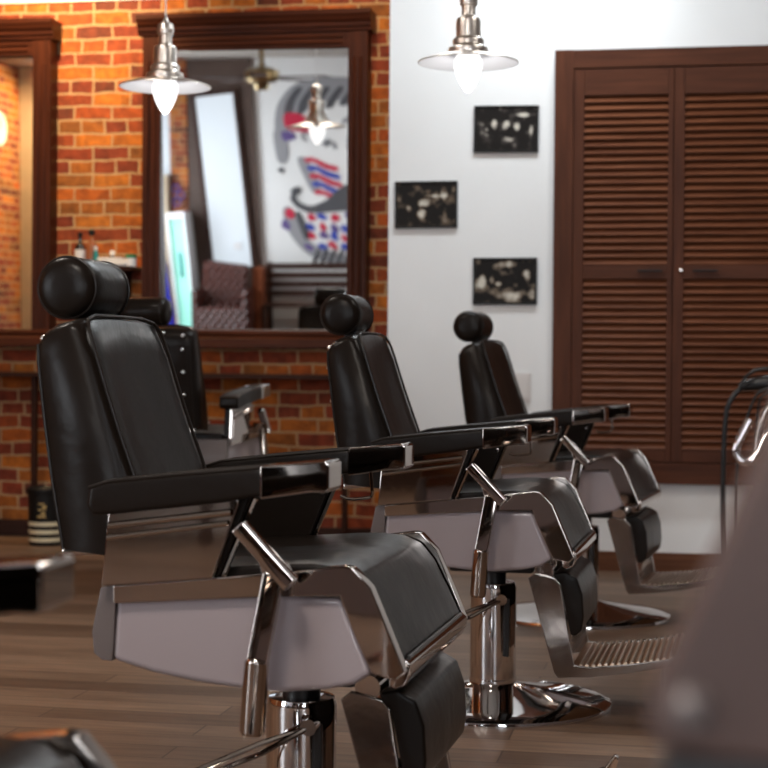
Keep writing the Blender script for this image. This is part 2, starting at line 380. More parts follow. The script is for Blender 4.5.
# ------------------------------------------------------------------ barber chair
UPPER = set()
BASE_NAMES = ('base_plate', 'column')
def make_chair():
    t = thing('barber_chair', 'tmp', 'barber chair', group='black leather barber chairs with chrome frames')
    # --- base
    MB().lathe([(0, .064), (.066, .064), (.072, .060), (.10, .053), (.15, .044), (.21, .035), (.27, .027), (.30, .022), (.315, .017), (.328, .012), (.33, .006), (.33, 0), (0, 0)], n=72).build('base_plate', 'brightchrome', t)
    c = MB().lathe([(0, .06), (.066, .06), (.066, .075), (.064, .078), (.064, .325), (.060, .339), (.045, .341), (0, .341)], n=48).build('column', 'brightchrome', t)
    MB().box(.038, .052, -.057, -.042, .14, .30, .003).build('slot', 'dark', c)
    MB().tube([(0, 0, .33), (0, 0, .44)], .035, 24).build('piston', 'dark', t)
    MB().box(-.11, .12, -.09, .09, .375, .43, .008).build('underframe', 'dark', t)
    p = MB(); p.tube([(.035, -.055, .300), (.035, -.085, .300)], .015, 16)
    pb = p.build('pump_pivot', 'chrome', t)
    l = MB()
    for k in (0, 1):
        l.tube([(.035, -.078-.0*k, .300), (-.05+.01*k, -.10-.02*k, .270-.012*k), (-.16, -.13-.03*k, .222-.012*k), (-.30, -.17, .165)], .0052, 8)
    l.tube([(-.29, -.168, .168), (-.36, -.185, .142)], .013, 12)
    l.build('pump_lever', 'chrome', pb)
    # --- side shells
    sh = [(-.246, .562), (-.246, .54), (-.252, .443), (-.18, .424), (-.103, .412), (-.02, .404), (.044, .402), (.12, .410), (.165, .420), (.197, .440), (.145, .562)]
    MB().prism(sh, -.292, .292, bev=.012, seg=3).build('seat_shell', 'shell', t)
    MB().prism([(-.272, .566), (-.240, .570), (-.245, .54), (-.250, .441), (-.268, .442), (-.284, .453), (-.287, .49), (-.283, .512)], -.296, .296, bev=.004).build('rear_cap', 'cap', t)
    # --- chrome side rails
    rail = [(-.246, .570), (-.10, .586), (.05, .602), (.150, .616), (.166, .614), (.197, .582), (.226, .515), (.255, .447), (.240, .432), (.199, .443), (.170, .505), (.145, .566), (.02, .561), (-.246, .540)]
    MB().prism(rail, -.305, -.274, bev=.003).build('side_frame', 'chrome', t)
    MB().prism(rail, .274, .305, bev=.003).build('side_frame', 'chrome', t)
    MB().prism([(.247, .463), (.258, .455), (.258, .438), (.248, .420), (.232, .414), (.222, .418), (.222, .430), (.236, .442)], -.274, .274, bev=.003).build('front_lip', 'chrome', t)
    # --- seat cushion
    cu = [(-.26, .545), (-.26, .590), (-.20, .594), (-.05, .605), (.04, .612), (.09, .614), (.135, .610), (.168, .596), (.194, .565), (.220, .515), (.244, .465), (.246, .450), (.23, .446), (.16, .50), (.10, .545)]
    s = MB().prism(cu, -.270, .270, bev=.018, seg=4)
    s.build('seat_cushion', 'leather', t, sharp=60, wn=False)
    MB().tube([(cu[11][0]+.003, -.25, cu[11][1]+.012), (cu[11][0]+.003, .25, cu[11][1]+.012)], .004, 8).build('seat_piping', 'piping', t)
    # --- back
    bk_front = [(-.366, 1.026), (-.350, 1.020), (-.325, .95), (-.306, .89), (-.282, .82), (-.254, .745), (-.230, .67), (-.222, .60)]
    bk_rear = [(-.386, .615), (-.390, .64), (-.408, .74), (-.422, .84), (-.434, .94), (-.435, .975), (-.425, 1.004), (-.405, 1.016)]
    prof = bk_rear + bk_front
    bm = MB(); tmp = bmesh.new(); rings = []
    vs = [-.2, -.193, -.17, -.12, -.06, 0, .06, .12, .17, .193, .2]
    for i, v in enumerate(vs):
        a = abs(v)
        f = 0 if a > .199 else (.35 if a > .19 else 1)
        dish = -.010*(1-(v/.17)**2) if a < .17 else 0
        ring = []
        for j, (u, z) in enumerate(prof):
            cu_, cz_ = -.335, .8
            isf = j >= len(bk_rear)
            uu, zz = u, z
            ins = {0: .010, .35: .004, 1: 0}[f]
            uu += (ins if not isf else -ins)
            if z > 1.0: zz -= ins + (.006*(a/.17)**4 if a > .1 else 0)
            if isf and z < 1.0: uu += dish
            ring.append(tmp.verts.new((uu, v, zz)))
        rings.append(ring)
    n = len(prof)
    for a_, b_ in zip(rings, rings[1:]):
        for k in range(n): tmp.faces.new((a_[k], b_[k], b_[(k+1) % n], a_[(k+1) % n]))
    tmp.faces.new(rings[0]); tmp.faces.new(rings[-1][::-1])
    bmesh.ops.recalc_face_normals(tmp, faces=tmp.faces[:]); bm._merge(tmp)
    b = bm.build('backrest', 'leather', t, sharp=70, wn=False)
    pp = MB()
    fl = [(u+.002, z) for u, z in bk_front]
    for sg in (-1, 1):
        pp.tube(smoothpts([(-.350, sg*.165, 1.020), (-.341, sg*.184, 1.003)] + [(u, sg*.188, z) for u, z in fl[2:]], 1), .0035, 8)
    pp.tube([(-.350, -.165, 1.020), (-.356, -.12, 1.027), (-.358, 0, 1.028), (-.356, .12, 1.027), (-.350, .165, 1.020)], .0035, 8)
    for sg in (-1, 1):
        pp.tube([(u+.004, sg*.196, z) for u, z in bk_rear[:-2]], .003, 8)
    pp.build('back_piping', 'piping', b)
    for sg in (-1, 1):
        for z, u in ((.66, -.392), (.75, -.410), (.84, -.423), (.93, -.433), (.985, -.432)):
            MB().lathe([(0, -.006), (.004, -.0055), (.0065, -.002), (.007, .003)], (u-.002, sg*.165, z), 'x', 12).build('stud', 'studmetal', b)
    for v in (-.08, .08):
        MB().lathe([(0, -.006), (.004, -.0055), (.0065, -.002), (.007, .003)], (-.431, v, .995), 'x', 12).build('stud', 'studmetal', b)
    MB().prism([(-.385, .600), (-.383, .618), (-.20, .640), (-.20, .622)], -.198, .198, bev=.004).build('back_bracket', 'chrome', t)
    # --- headrest
    HX, HZ, HR = -.425, 1.079, .0565
    h = MB().lathe([(0, -.104), (.020, -.1035), (.038, -.101), (.048, -.0965), (.0530, -.090), (HR, -.082), (HR+.001, -.04), (HR+.001, .04), (HR, .082), (.0530, .090), (.048, .0965), (.038, .101), (.020, .1035), (0, .104)], (HX, 0, HZ), 'y', 48).build('headrest', 'leather', t, sharp=70, wn=False)
    for sg in (-1, 1):
        MB().tube([(HX+(HR-.0005)*math.cos(2*PI*k/40), sg*.083, HZ+(HR-.0005)*math.sin(2*PI*k/40)) for k in range(41)], .0028, 8, cap=False).build('headrest_piping', 'piping', h)
    MB().box(-.425, -.39, -.035, .035, 1.0, 1.04, .004).build('headrest_bracket', 'dark', t)
    # --- arms
    def arm(sg):
        y0, y1 = (-.342, -.262) if sg < 0 else (.262, .342)
        a = thing_part('armrest', t)
        pad = [(-.280, .706), (-.276, .738), (-.24, .748), (-.13, .761), (.0, .774), (.025, .776), (.025, .729), (-.05, .716), (-.24, .692), (-.270, .690)]
        pd = MB().prism(pad, y0, y1, bev=.015, seg=4).build('arm_pad', 'leather', a, sharp=60, wn=False)
        for yy in (y0+.003, y1-.003):
            MB().tube([(-.276, yy, .736), (-.24, yy, .7475), (-.13, yy, .7605), (.0, yy, .7735), (.025, yy, .776)], .0032, 8).build('arm_piping', 'piping', pd)
        MB().prism([(.020, .7785), (.130, .789), (.136, .784), (.136, .742), (.130, .737), (.105, .737), (.06, .730), (.020, .724)], y0-.002, y1+.002, bev=.005, seg=2).build('arm_cap', 'chrome', a)
        # outer chrome side plate with two pressed ridges, inner leather liner
        yo0, yo1 = (-.318, -.300) if sg < 0 else (.300, .318)
        pl = MB().prism([(-.250, .690), (-.245, .700), (-.024, .722), (-.024, .712), (-.068, .590), (-.262, .570)], yo0, yo1, bev=.003)
        yr = yo0-.003 if sg < 0 else yo1+.003
        pl.tube([(-.248, yr, .672), (-.035, yr, .700)], .006, 8)
        pl.tube([(-.250, yr, .652), (-.040, yr, .682)], .005, 8)
        pl.build('side_plate', 'chrome', a)
        yi0, yi1 = (-.300, -.276) if sg < 0 else (.276, .300)
        ip = MB().prism([(-.250, .70), (-.010, .725), (-.063, .592), (-.262, .575)], yi0, yi1, bev=.006)
        ip.build('inner_pad', 'leather', a)
        e = MB()
        yy = yi0 if sg < 0 else yi0
        e.tube([(-.004, (yi0+yi1)/2, .722), (-.060, (yi0+yi1)/2, .590)], .006, 8)
        ub = yi1+.001 if sg < 0 else yi0-.001
        e.lathe([(0, -.003), (.006, -.002), (.007, .002)], (-.035, ub, .690), 'y', 12)
        e.build('plate_edge', 'chrome', a)
        if sg > 0:
            MB().tube(smoothpts([(.061, .285, .735), (.064, .285, .70), (.064, .285, .683), (.055, .285, .679), (.018, .285, .675), (.0, .285, .682)], 1), .0035, 8).build('towel_hook', 'chrome', a)
        return a
    def thing_part(name, parent):
        o = bpy.data.objects.new(name, None); COL.objects.link(o); o.parent = parent; o.empty_display_size = .05; return o
    arm(-1); arm(1)
    # --- recline lever on the right side of the chair
    lv = MB()
    lv.bar((-.012, -.352, .682), (.078, -.352, .588), .030, .026, .005)
    lv.prism([(.018, .628), (.058, .620), (.072, .595), (.050, .580), (.030, .585)], -.345, -.305, bev=.003)
    lv.bar((.045, -.340, .605), (.020, -.352, .455), .020, .034, .004)
    lo = lv.build('recline_lever', 'chrome', t)
    MB().tube([(.021, -.353, .468), (.020, -.353, .462), (.013, -.353, .350), (.0125, -.353, .344)], [.016, .0205, .0205, .017], 20).build('lever_grip', 'chrome', lo)
    # --- leg rest
    lg = MB()
    side = [(.133, .378), (.150, .392), (.205, .380), (.218, .366), (.238, .25), (.257, .152), (.30, .149), (.40, .161), (.50, .178), (.545, .196), (.562, .220), (.570, .216), (.562, .186), (.53, .163), (.40, .138), (.30, .122), (.215, .116), (.204, .13)]
    for sg in (-1, 1):
        y0, y1 = (-.205, -.190) if sg < 0 else (.190, .205)
        MB().prism(side, y0, y1, bev=.003).build('leg_bracket', 'darkchrome', t)
    lg.box(.212, .230, -.19, .19, .14, .26, .002)
    lg.build('leg_panel', 'darkchrome', t)
    MB().prism([(.205, .372), (.198, .392), (.232, .398), (.262, .382), (.277, .34), (.281, .28), (.276, .245), (.262, .230), (.246, .230), (.232, .30), (.219, .366)], -.204, .204, bev=.010, seg=4).build('calf_pad', 'leather', t, sharp=60, wn=False)
    MB().tube([(.178, -.196, .398), (.178, .196, .398)], .022, 24).box(.14, .20, -.13, .13, .385, .44, .004).build('leg_hinge', 'chrome', t)
    fp = MB().prism([(.235, .143), (.255, .143), (.30, .138), (.40, .148), (.50, .166), (.545, .184), (.560, .21), (.553, .213), (.540, .192), (.50, .174), (.40, .156), (.30, .146), (.24, .150)], -.190, .190)
    f = fp.build('foot_plate', 'copper', t)
    rb = MB()
    for k in range(17):
        u = .262+k*.0168
        z = .148+(u-.30)*.10+max(0, u-.42)*.12+.004
        rb.tube([(u, -.188, z), (u, .188, z)], .0045, 8)
    rb.build('ribs', 'rib', f)
    for yy in (-.10, .09): MB().box(.470, .478, yy, yy+.01, .055, .168).build('plate_stop', 'chrome', f)
    for c in children(t):
        if c.name.split('.')[0] in ('leg_bracket', 'leg_panel', 'leg_hinge', 'calf_pad'): c.location.x = -.010
    return t

def place(t, x, y, rz, label, dz=0):
    t.location = (x, y, 0); t.rotation_euler = (0, 0, rz); t['label'] = label
    for c in children(t):
        if not any(c.name.startswith(b) for b in BASE_NAMES): c.location.z = dz
proto = make_chair()
copies = [copy_tree(proto) for _ in range(4)]
place(proto, -.706, 3.01, R(-1.9), 'large black leather barber chair in front, mauve side shell with its round headrest at left')
place(copies[0], -.556, 4.697, R(-1.9), 'middle black leather barber chair of the row, its round chrome base fully in view')
place(copies[1], -.424, 6.384, R(-6), 'farthest small barber chair of the row, nearest the white wall and louvered cabinet', .003)
place(copies[2], -.780, 1.33, R(-1.9), 'blurred barber chair cut off at the left edge, only arm tip and seat front visible', -.04)
place(copies[3], -2.150, 6.93, R(86), 'barber chair turned to the brick wall mirror, studded back partly behind the front chair', .06)

# ------------------------------------------------------------------ mirrors
def S(x, z, Y, Y0=8.58):          # keep a measured size when its real plane is a little nearer than first measured
    k = Y/Y0; return x*k, .95+(z-.95)*k
def make_mirror(cx, yaw, tilt, label):
    """outer frame 1.20 wide; bottom 1.005, header top 2.73"""
    t = thing('wall_mirror', label, 'mirror', (cx, 0, 0), 0, 'tall wood framed mirrors on the brick wall')
    Yf, Yb = 8.50, YF
    hw = .597; ih = .497
    zb, zib, zit, zh, zt = 1.024, 1.102, 2.548, 2.632, 2.735
    for sg in (-1, 1):
        a, b = (sg*hw, sg*ih) if sg < 0 else (ih, hw)
        m = MB().box(a, b, Yf, Yb, zb, zh-.09+.09, .004)
        for k in (.33, .66):
            xx = a+(b-a)*k
            m.tube([(xx, Yf-.001, zib+.03), (xx, Yf-.001, zit-.05)], .008, 8)
        m.build('stile', 'frame', t)
    m = MB().box(-ih, ih, Yf+.005, Yb, zit, zh, .003)
    for z in (zit+.028, zit+.056): m.tube([(-ih+.03, Yf+.003, z), (ih-.03, Yf+.003, z)], .007, 8)
    m.build('header', 'frame_h', t)
    cr = [(Yb, zh), (Yf-.008, zh), (Yf-.012, zh+.018), (Yf-.022, zh+.022), (Yf-.024, zh+.040), (Yf-.036, zh+.050), (Yf-.045, zh+.072), (Yf-.052, zh+.078), (Yf-.052, zt), (Yb, zt)]
    MB().prism(cr, -hw-.022, hw+.022, 'x', bev=.002).build('crown', 'frame_h', t)
    sl = [(Yb, zib), (Yf-.004, zib), (Yf-.010, zib-.018), (Yf-.004, zib-.030), (Yf-.022, zib-.045), (Yf-.026, zb), (Yf-.026, zb-.012), (Yb, zb-.012)]
    MB().prism(sl, -hw-.012, hw+.012, 'x', bev=.002).build('sill', 'frame_h', t)
    w, h = ih+.005, (zit-zib)/2+.005
    g = MB().box(-w, w, -.004, .004, -h, h)
    go = g.build('glass', 'mirror', t)
    go.location = (0, 8.56, (zib+zit)/2); go.rotation_euler = (R(tilt), 0, R(yaw))
    return t
# mid-x of the second mirror: (-2.9-1.69)/2 scaled to the frame's plane
make_mirror(-2.272, 2.1, 3.0, 'dark wood framed mirror between the pendant lamp and the white wall, reflecting a moustache mural')
make_mirror(-3.972, 0, 1.0, 'dark wood framed mirror cut off by the left edge, reflecting orange brick')

# ledge under the mirrors with legs
t = thing('wall_ledge', 'long thin dark wooden ledge running along the brick wall below both mirrors', 'shelf')
MB().box(-5.2, XW-.002, 8.33, YF-.001, .853, .878, .004).build('board', 'ledge', t)
for x in (-3.405, -4.7, -1.75):
    MB().box(x-.013, x+.013, 8.36, 8.40, 0, .853, .003).build('leg', 'ledge', t)

# small shelf with bottles between the mirrors
t = thing('bottle_shelf', 'small wooden wall shelf between the two mirrors holding bottles', 'shelf', (0, 0, 0))
SHZ = 1.432
MB().box(-3.36, -2.905, 8.43, YF-.001, SHZ-.022, SHZ, .003).build('board', 'ledge', t)
for x in (-3.30, -2.97):
    MB().prism([(YF-.001, SHZ-.022), (8.46, SHZ-.022), (YF-.02, SHZ-.15), (YF-.001, SHZ-.15)], x-.012, x+.012, 'x').build('bracket', 'ledge', t)
tw = MB().box(-3.10, -2.94, 8.445, 8.59, SHZ, SHZ+.028, .010, 3); tw.box(-3.095, -2.96, 8.45, 8.585, SHZ+.028, SHZ+.046, .008, 3)
tag(tw.build('folded_towel', 'whitep'), 'folded white towel on the right end of the bottle shelf', 'towel')
def bottle(x, y, z0, prof, m, label, extras=()):
    t = thing('bottle', label, 'bottle', (x, y, z0), 0, 'bottles and jars on the small shelf')
    MB().lathe(prof, n=20).build('body', m, t)
    for nm, pr, mm in extras: MB().lathe(pr, n=20).build(nm, mm, t)
bottle(-3.205, 8.50, SHZ, [(0, 0), (.026, 0), (.028, .006), (.028, .10), (.02, .118), (.010, .130), (.010, .16), (0, .16)], 'glass_dark', 'dark glass bottle with a white label on the small shelf',
       [('paper_label', [(.0288, .02), (.0288, .09)], 'whitep'), ('cap', [(0, .155), (.012, .155), (.012, .182), (0, .184)], 'black')])
bottle(-3.145, 8.51, SHZ, [(0, 0), (.028, 0), (.030, .006), (.030, .10), (.022, .125), (.012, .14), (.012, .165), (0, .165)], 'amber', 'amber bottle with a black round stopper beside the white labelled bottle',
       [('stopper', [(0, .16), (.010, .162), (.017, .175), (.017, .185), (.010, .197), (0, .20)], 'black'), ('dark_base', [(.0305, .002), (.0305, .035)], 'black')])
bottle(-3.107, 8.47, SHZ, [(0, 0), (.013, 0), (.014, .004), (.014, .068), (.010, .075), (.008, .09), (0, .09)], 'teal', 'small slim teal tube bottle on the shelf',
       [('cap', [(0, .085), (.010, .085), (.010, .105), (0, .107)], 'whitep')])
bottle(-3.035, 8.52, SHZ+.046, [(0, 0), (.012, 0), (.012, .014), (0, .014)], 'black', 'tiny dark bottle with a white cap standing on the folded towel',
       [('cap', [(0, .014), (.013, .014), (.013, .034), (.008, .040), (0, .041)], 'whitep')])
bottle(-2.925, 8.50, SHZ, [(0, 0), (.026, 0), (.028, .004), (.028, .045), (0, .045)], 'whitep', 'white jar with a green lid at the right end of the small shelf',
       [('lid', [(0, .045), (.029, .045), (.029, .062), (.026, .064), (0, .064)], 'greenlid')])

# waste bin
t = thing('waste_bin', 'dark round waste bin with three cream stripes beside the brick wall', 'bin', (-3.268, 8.20, 0))
MB().lathe([(0, 0), (.078, 0), (.082, .01), (.092, .27), (.096, .275), (.096, .285), (.088, .285), (.080, .02), (0, .02)], n=36).build('body', 'black', t)
def R_(z): return .0825+.0385*z
for z in (.020, .060, .100): MB().lathe([(R_(z), z), (R_(z)+.0015, z+.001), (R_(z+.02)+.0015, z+.02), (R_(z+.02), z+.021)], n=36).build('stripe', 'cream', t)
g = MB()
for dx, z, w, h in ((.012, .15, .045, .008), (.020, .165, .022, .012), (.014, .185, .040, .006), (.026, .2, .02, .012), (.012, .215, .03, .006)):
    a = math.asin(max(-1, min(1, dx/.09)))
    rot = Matrix.Rotation(a, 3, 'Z')
    c = Vector((math.sin(a)*(R_(z)+.001), -math.cos(a)*(R_(z)+.001), z))
    g.box(c.x-w/2, c.x+w/2, c.y-.002, c.y+.002, z-h/2, z+h/2, rot=rot)
g.build('gold_mark', 'gold', t)
MB().lathe([(.097, .262), (.1, .27), (.1, .288), (.09, .296), (.080, .285)], n=36).build('bag_rim', 'black', t)

# ------------------------------------------------------------------ louvered cabinet on the white wall
t = thing('louvered_cabinet', 'tall dark walnut wall cabinet with two louvered doors on the white wall', 'cabinet')
YC = 7.76
MB().box(-.66, -.573, YC, YW-.001, .405, 2.37, .003).build('side_post', 'closet', t)
MB().box(.333, .42, YC, YW-.001, .405, 2.37, .003).build('side_post', 'closet', t)
MB().box(-.573, .333, YC-.004, YW-.001, 2.285, 2.368, .003).build('top_rail', 'closet_h', t)
MB().box(-.573, .333, YC-.004, YW-.001, .405, .500, .003).build('bottom_rail', 'closet_h', t)
MB().box(-.573, .333, YW-.012, YW-.002, .50, 2.285).build('back_panel', 'base_dark', t)
def door(x0, x1, handle_x, lock):
    d = bpy.data.objects.new('door', None); COL.objects.link(d); d.parent = t; d.empty_display_size = .05
    y0, y1 = YC+.002, YC+.034
    zt, zb = 2.280, .504
    sw = .047
    MB().box(x0, x0+sw, y0, y1, zb, zt, .003).build('door_stile', 'closet', d)
    MB().box(x1-sw+.023, x1, y0, y1, zb, zt, .003).build('door_stile', 'closet', d)
    L, Rr = x0+sw, x1-sw+.023
    for za, zb_ in ((2.160, zt), (1.329, 1.393), (zb, .560)):
        MB().box(L, Rr, y0, y1, za, zb_, .003).build('door_rail', 'closet_h', d)
    for za, zb_, n in ((1.393, 2.160, 23), (.560, 1.329, 23)):
        lv = MB(); pitch = (zb_-za)/n
        for k in range(n):
            zc = za+pitch*(k+.5)
            lv.box(L, Rr, YC+.018-.020, YC+.018+.020, zc-.0032, zc+.0032, .0012, 1, rot=Matrix.Rotation(R(48), 3, 'X'))
        lv.build('louver_panel', 'louver', d)
    hd = MB().box(handle_x-.055, handle_x+.055, y0-.016, y0-.006, 1.362, 1.371, .003).box(handle_x-.03, handle_x-.02, y0-.010, y0+.002, 1.362, 1.372).box(handle_x+.02, handle_x+.03, y0-.010, y0+.002, 1.362, 1.372)
    hd.build('handle', 'black', d)
    if lock:
        MB().lathe([(0, -.014), (.008, -.013), (.011, -.008), (.011, 0), (0, 0)], (x0+.034, y0, 1.369), 'y', 20).build('lock_knob', 'chrome', d)
door(-.571, -.124, -.223, False)
door(-.121, .331, .022, True)

# ------------------------------------------------------------------ pictures
def blob_mat(name, base, blobs, seed):
    """sepia photograph: soft light patches on a dark print"""
    m, nt, b = mat(name)
    tc = N(nt, 'ShaderNodeTexCoord')
    no = N(nt, 'ShaderNodeTexNoise'); no.inputs['Scale'].default_value = 22; no.inputs['Detail'].default_value = 5
    mp = N(nt, 'ShaderNodeMapping'); mp.inputs['Location'].default_value = (seed, seed*2, seed*3)
    nt.links.new(tc.outputs['Object'], mp.inputs[0]); nt.links.new(mp.outputs[0], no.inputs[0])
    n2 = N(nt, 'ShaderNodeMath', operation='MULTIPLY_ADD'); nt.links.new(no.outputs['Fac'], n2.inputs[0]); n2.inputs[1].default_value = 2.8; n2.inputs[2].default_value = -1.32
    last = n2.outputs[0]
    sp = N(nt, 'ShaderNodeSeparateXYZ'); nt.links.new(tc.outputs['Object'], sp.inputs[0])
    for bx, bz, rx, rz, a in blobs:
        def lin(o, c, r):
            k = N(nt, 'ShaderNodeMath', operation='MULTIPLY_ADD'); nt.links.new(sp.outputs[o], k.inputs[0]); k.inputs[1].default_value = 1/r; k.inputs[2].default_value = -c/r
            q = N(nt, 'ShaderNodeMath', operation='POWER'); ab = N(nt, 'ShaderNodeMath', operation='ABSOLUTE'); nt.links.new(k.outputs[0], ab.inputs[0])
            nt.links.new(ab.outputs[0], q.inputs[0]); q.inputs[1].default_value = 2; return q.outputs[0]
        s = N(nt, 'ShaderNodeMath', operation='ADD'); nt.links.new(lin('X', bx, rx), s.inputs[0]); nt.links.new(lin('Z', bz, rz), s.inputs[1])
        g = N(nt, 'ShaderNodeMath', operation='SUBTRACT', use_clamp=True); g.inputs[0].default_value = 1.15; nt.links.new(s.outputs[0], g.inputs[1])
        g2 = N(nt, 'ShaderNodeMath', operation='MULTIPLY_ADD'); nt.links.new(g.outputs[0], g2.inputs[0]); g2.inputs[1].default_value = a; nt.links.new(last, g2.inputs[2])
        last = g2.outputs[0]
    cr = N(nt, 'ShaderNodeValToRGB'); e = cr.color_ramp.elements
    e[0].position = .12; e[0].color = (.010, .008, .007, 1); e[1].position = 1; e[1].color = (.60, .56, .48, 1)
    q = e.new(.45); q.color = (*base, 1)
    nt.links.new(last, cr.inputs[0]); nt.links.new(cr.outputs[0], b.inputs['Base Color'])
    b.inputs['Roughness'].default_value = .5; b.inputs['Specular IOR Level'].default_value = .15
    return m
def picture(x0, x1, z0, z1, label, pm, rot=0):
    cx, cz = (x0+x1)/2, (z0+z1)/2; w, h = (x1-x0)/2, (z1-z0)/2
    t = thing('framed_photo', label, 'picture', (cx, YW, cz), 0, 'three small vintage photographs on the white wall')
    t.rotation_euler = (0, R(rot), 0)
    f = MB()
    for a, b, c, d in ((-w, -w+.009, -h, h), (w-.009, w, -h, h), (-w, w, h-.009, h), (-w, w, -h, -h+.009)): f.box(a, b, -.018, -.001, c, d, .001, 1)
    f.build('picture_frame', 'black', t)
    MB().box(-w+.007, w-.007, -.012, -.002, -h+.007, h-.007).build('photo_print', pm, t)
pA = blob_mat('print_men_row', (.06, .05, .045), [(-.055, .02, .016, .03, .9), (0, .015, .018, .03, .9), (.05, .01, .016, .03, .7), (.09, .065, .05, .012, .8), (.115, -.01, .010, .045, .6), (.01, -.045, .03, .014, .5), (-.09, .0, .010, .012, .6)], 1)
pB = blob_mat('print_shave', (.14, .10, .07), [(0, .01, .045, .022, .9), (-.02, -.04, .028, .022, .7), (.085, .055, .02, .035, .8), (.05, .04, .06, .008, .5), (-.08, -.02, .016, .018, .6), (.045, -.02, .02, .03, .5), (.09, -.035, .012, .03, .5)], 2)
pC = blob_mat('print_shop_room', (.17, .13, .095), [(-.105, .0, .022, .035, .8), (-.06, .01, .014, .028, .7), (-.03, -.01, .02, .012, .7), (.1, .03, .022, .025, .7), (.125, -.06, .02, .03, .8), (.03, -.075, .06, .03, .6), (.0, .08, .06, .02, .5)], 3)
picture(-1.033, -.735, 1.913, 2.128, 'framed black and white photo, uppermost of the three, beside the cabinet', pA, .6)
picture(-1.400, -1.107, 1.568, 1.785, 'framed sepia photo, the leftmost of the three, nearest the brick corner', pB, -.2)
picture(-1.031, -.736, 1.214, 1.429, 'framed sepia photo, lowest of the three, above the farthest chair headrest', pC)

t = thing('wall_switch', 'pale square switch plate low on the white wall left of the cabinet', 'switch', (-.800, YW, .831))
MB().box(-.04, .04, -.010, -.001, -.068, .068, .003).build('plate', 'plate', t)
MB().box(-.027, .027, -.014, -.009, -.05, .05, .003).build('rocker', 'plate', t)

# ------------------------------------------------------------------ pendant lamps
def make_pendant(s, label):
    t = thing('pendant_lamp', label, 'lamp', group='metal pendant lamps with wide shades')
    r = .17
    # z = 0 is the rim of the shade
    sh = MB().lathe([(.168, -.001), (.170, .000), (.169, .003), (.145, .012), (.11, .022), (.075, .030), (.064, .034)], n=56).build('shade', 'nickel', t)
    MB().lathe([(.167, -.0005), (.143, .009), (.108, .019), (.073, .027), (.03, .032), (0, .033)], n=56).build('shade_lining', 'enamel', sh)
    MB().lathe([(.066, .030), (.068, .040), (.066, .050), (.055, .056), (.052, .062), (.054, .072), (.051, .080), (.042, .086), (.042, .138), (.038, .150), (.027, .155), (.024, .160),
                (.024, .190), (.030, .195), (.030, .204), (.032, .210), (.030, .216), (.027, .232), (.012, .240), (.008, .252), (.004, .258), (0, .258)], n=40).build('socket_housing', 'nickel', t)
    b = MB().lathe([(.036, .030), (.047, .006), (.047, -.018), (.040, -.044), (.029, -.068), (.017, -.086), (.008, -.095), (0, -.098)], n=32).build('bulb', 'bulb', t)
    return t
def hang(t, x, y, z, k=1.):
    t.location = (x, y, z); t.scale = (k, k, k)
    L = ZC-z
    c = MB().tube([(0, 0, .25), (0, 0, L/k-.03)], .0032/k, 8).build('cord', 'whitep', t)
    MB().lathe([(0, L/k-.04), (.05, L/k-.035), (.055, L/k-.001), (0, L/k-.001)], n=32).build('ceiling_rose', 'nickel', t)
PL = [(-1.95, 6.04, 1.955, 1., 'metal pendant lamp hanging before the mirror frame, at upper left'),
      (-.775, 5.69, 1.955, 1., 'metal pendant lamp hanging before the white wall, cord cut off by the top edge'),
      (-2.47, 5.05, 2.265, 1.27, 'metal pendant lamp that shows only as a reflection in the mirror')]
p0 = make_pendant(1, 'tmp')
pl = [p0, copy_tree(p0), copy_tree(p0)]
for t, (x, y, z, k, lb) in zip(pl, PL):
    hang(t, x, y, z, k); t['label'] = lb
    if k > 1.1: continue
    ld = bpy.data.lights.new('bulb_light', 'POINT'); ld.energy = 1.6; ld.color = (1, .97, .94); ld.shadow_soft_size = .012
    lo = bpy.data.objects.new('bulb_light', ld); COL.objects.link(lo); lo.location = (x, y, z-.125*k)

# ------------------------------------------------------------------ things seen in the mirror, standing on the far side of the room
# white board, brightened by emission, leaning on a taupe timber wall section
t = thing('lightbox_board', 'tall glowing white board with dark frame reflected in the mirror', 'board', (-4.80, YB+.10, .84)); t.rotation_euler = (0, R(-5.5), 0)
MB().box(-.235, .235, -.02, .02, 0, 2.12, .003).build('panel', 'whiteboard', t)
MB().box(-.285, -.235, -.03, .03, -.03, 2.16, .003).box(.235, .275, -.03, .03, -.03, 2.16, .003).box(-.235, .235, -.03, .03, 2.12, 2.16).build('board_frame', 'base_dark', t)
MB().box(.04, .13, .02, .05, .22, .31, .008).build('switch_box', 'whitep', t)
tag(MB().prism([(-5.35, .0), (-4.40, .0), (-4.56, 3.39), (-5.35, 3.39)], YB+.002, YB+.06).build('timber_panel', 'taupe'), 'taupe brown timber wall panel behind the glowing board, in the mirror', 'panel')
# display case
t = thing('display_case', 'tall narrow display case glowing cyan green in the mirror', 'display case', (-5.30, YB+.30, 0)); t.rotation_euler = (0, R(-5), 0); t.scale = (.78, 1, 1)
MB().box(-.15, .15, -.2, .2, .03, .10, .01).box(-.15, .15, -.2, .2, 1.46, 1.54, .01).box(-.15, -.12, -.2, .2, .1, 1.46).box(.12, .15, -.2, .2, .1, 1.46).box(-.12, .12, -.2, -.17, .1, 1.46).build('cabinet_body', 'whitep', t)
MB().box(-.115, .115, .14, .15, .11, 1.45).build('lit_interior', 'cyan', t)
MB().box(-.02, .02, .155, .175, .75, 1.05, .005).build('handle', 'teal', t)
tag(MB().prism([(-5.80, .0), (-5.50, .0), (-5.67, 1.27), (-5.80, 1.3)], YB+.25, YB+.27).build('blue_banner', 'blue'), 'deep blue fabric banner at the left of the mirror reflection', 'banner')
tag(MB().box(-6.1, -5.58, YB+.02, YB+.06, 1.99, 3.05, .004).build('white_panel', 'whiteboard'), 'white rectangular lit sign panel at top left of the mirror reflection', 'panel')
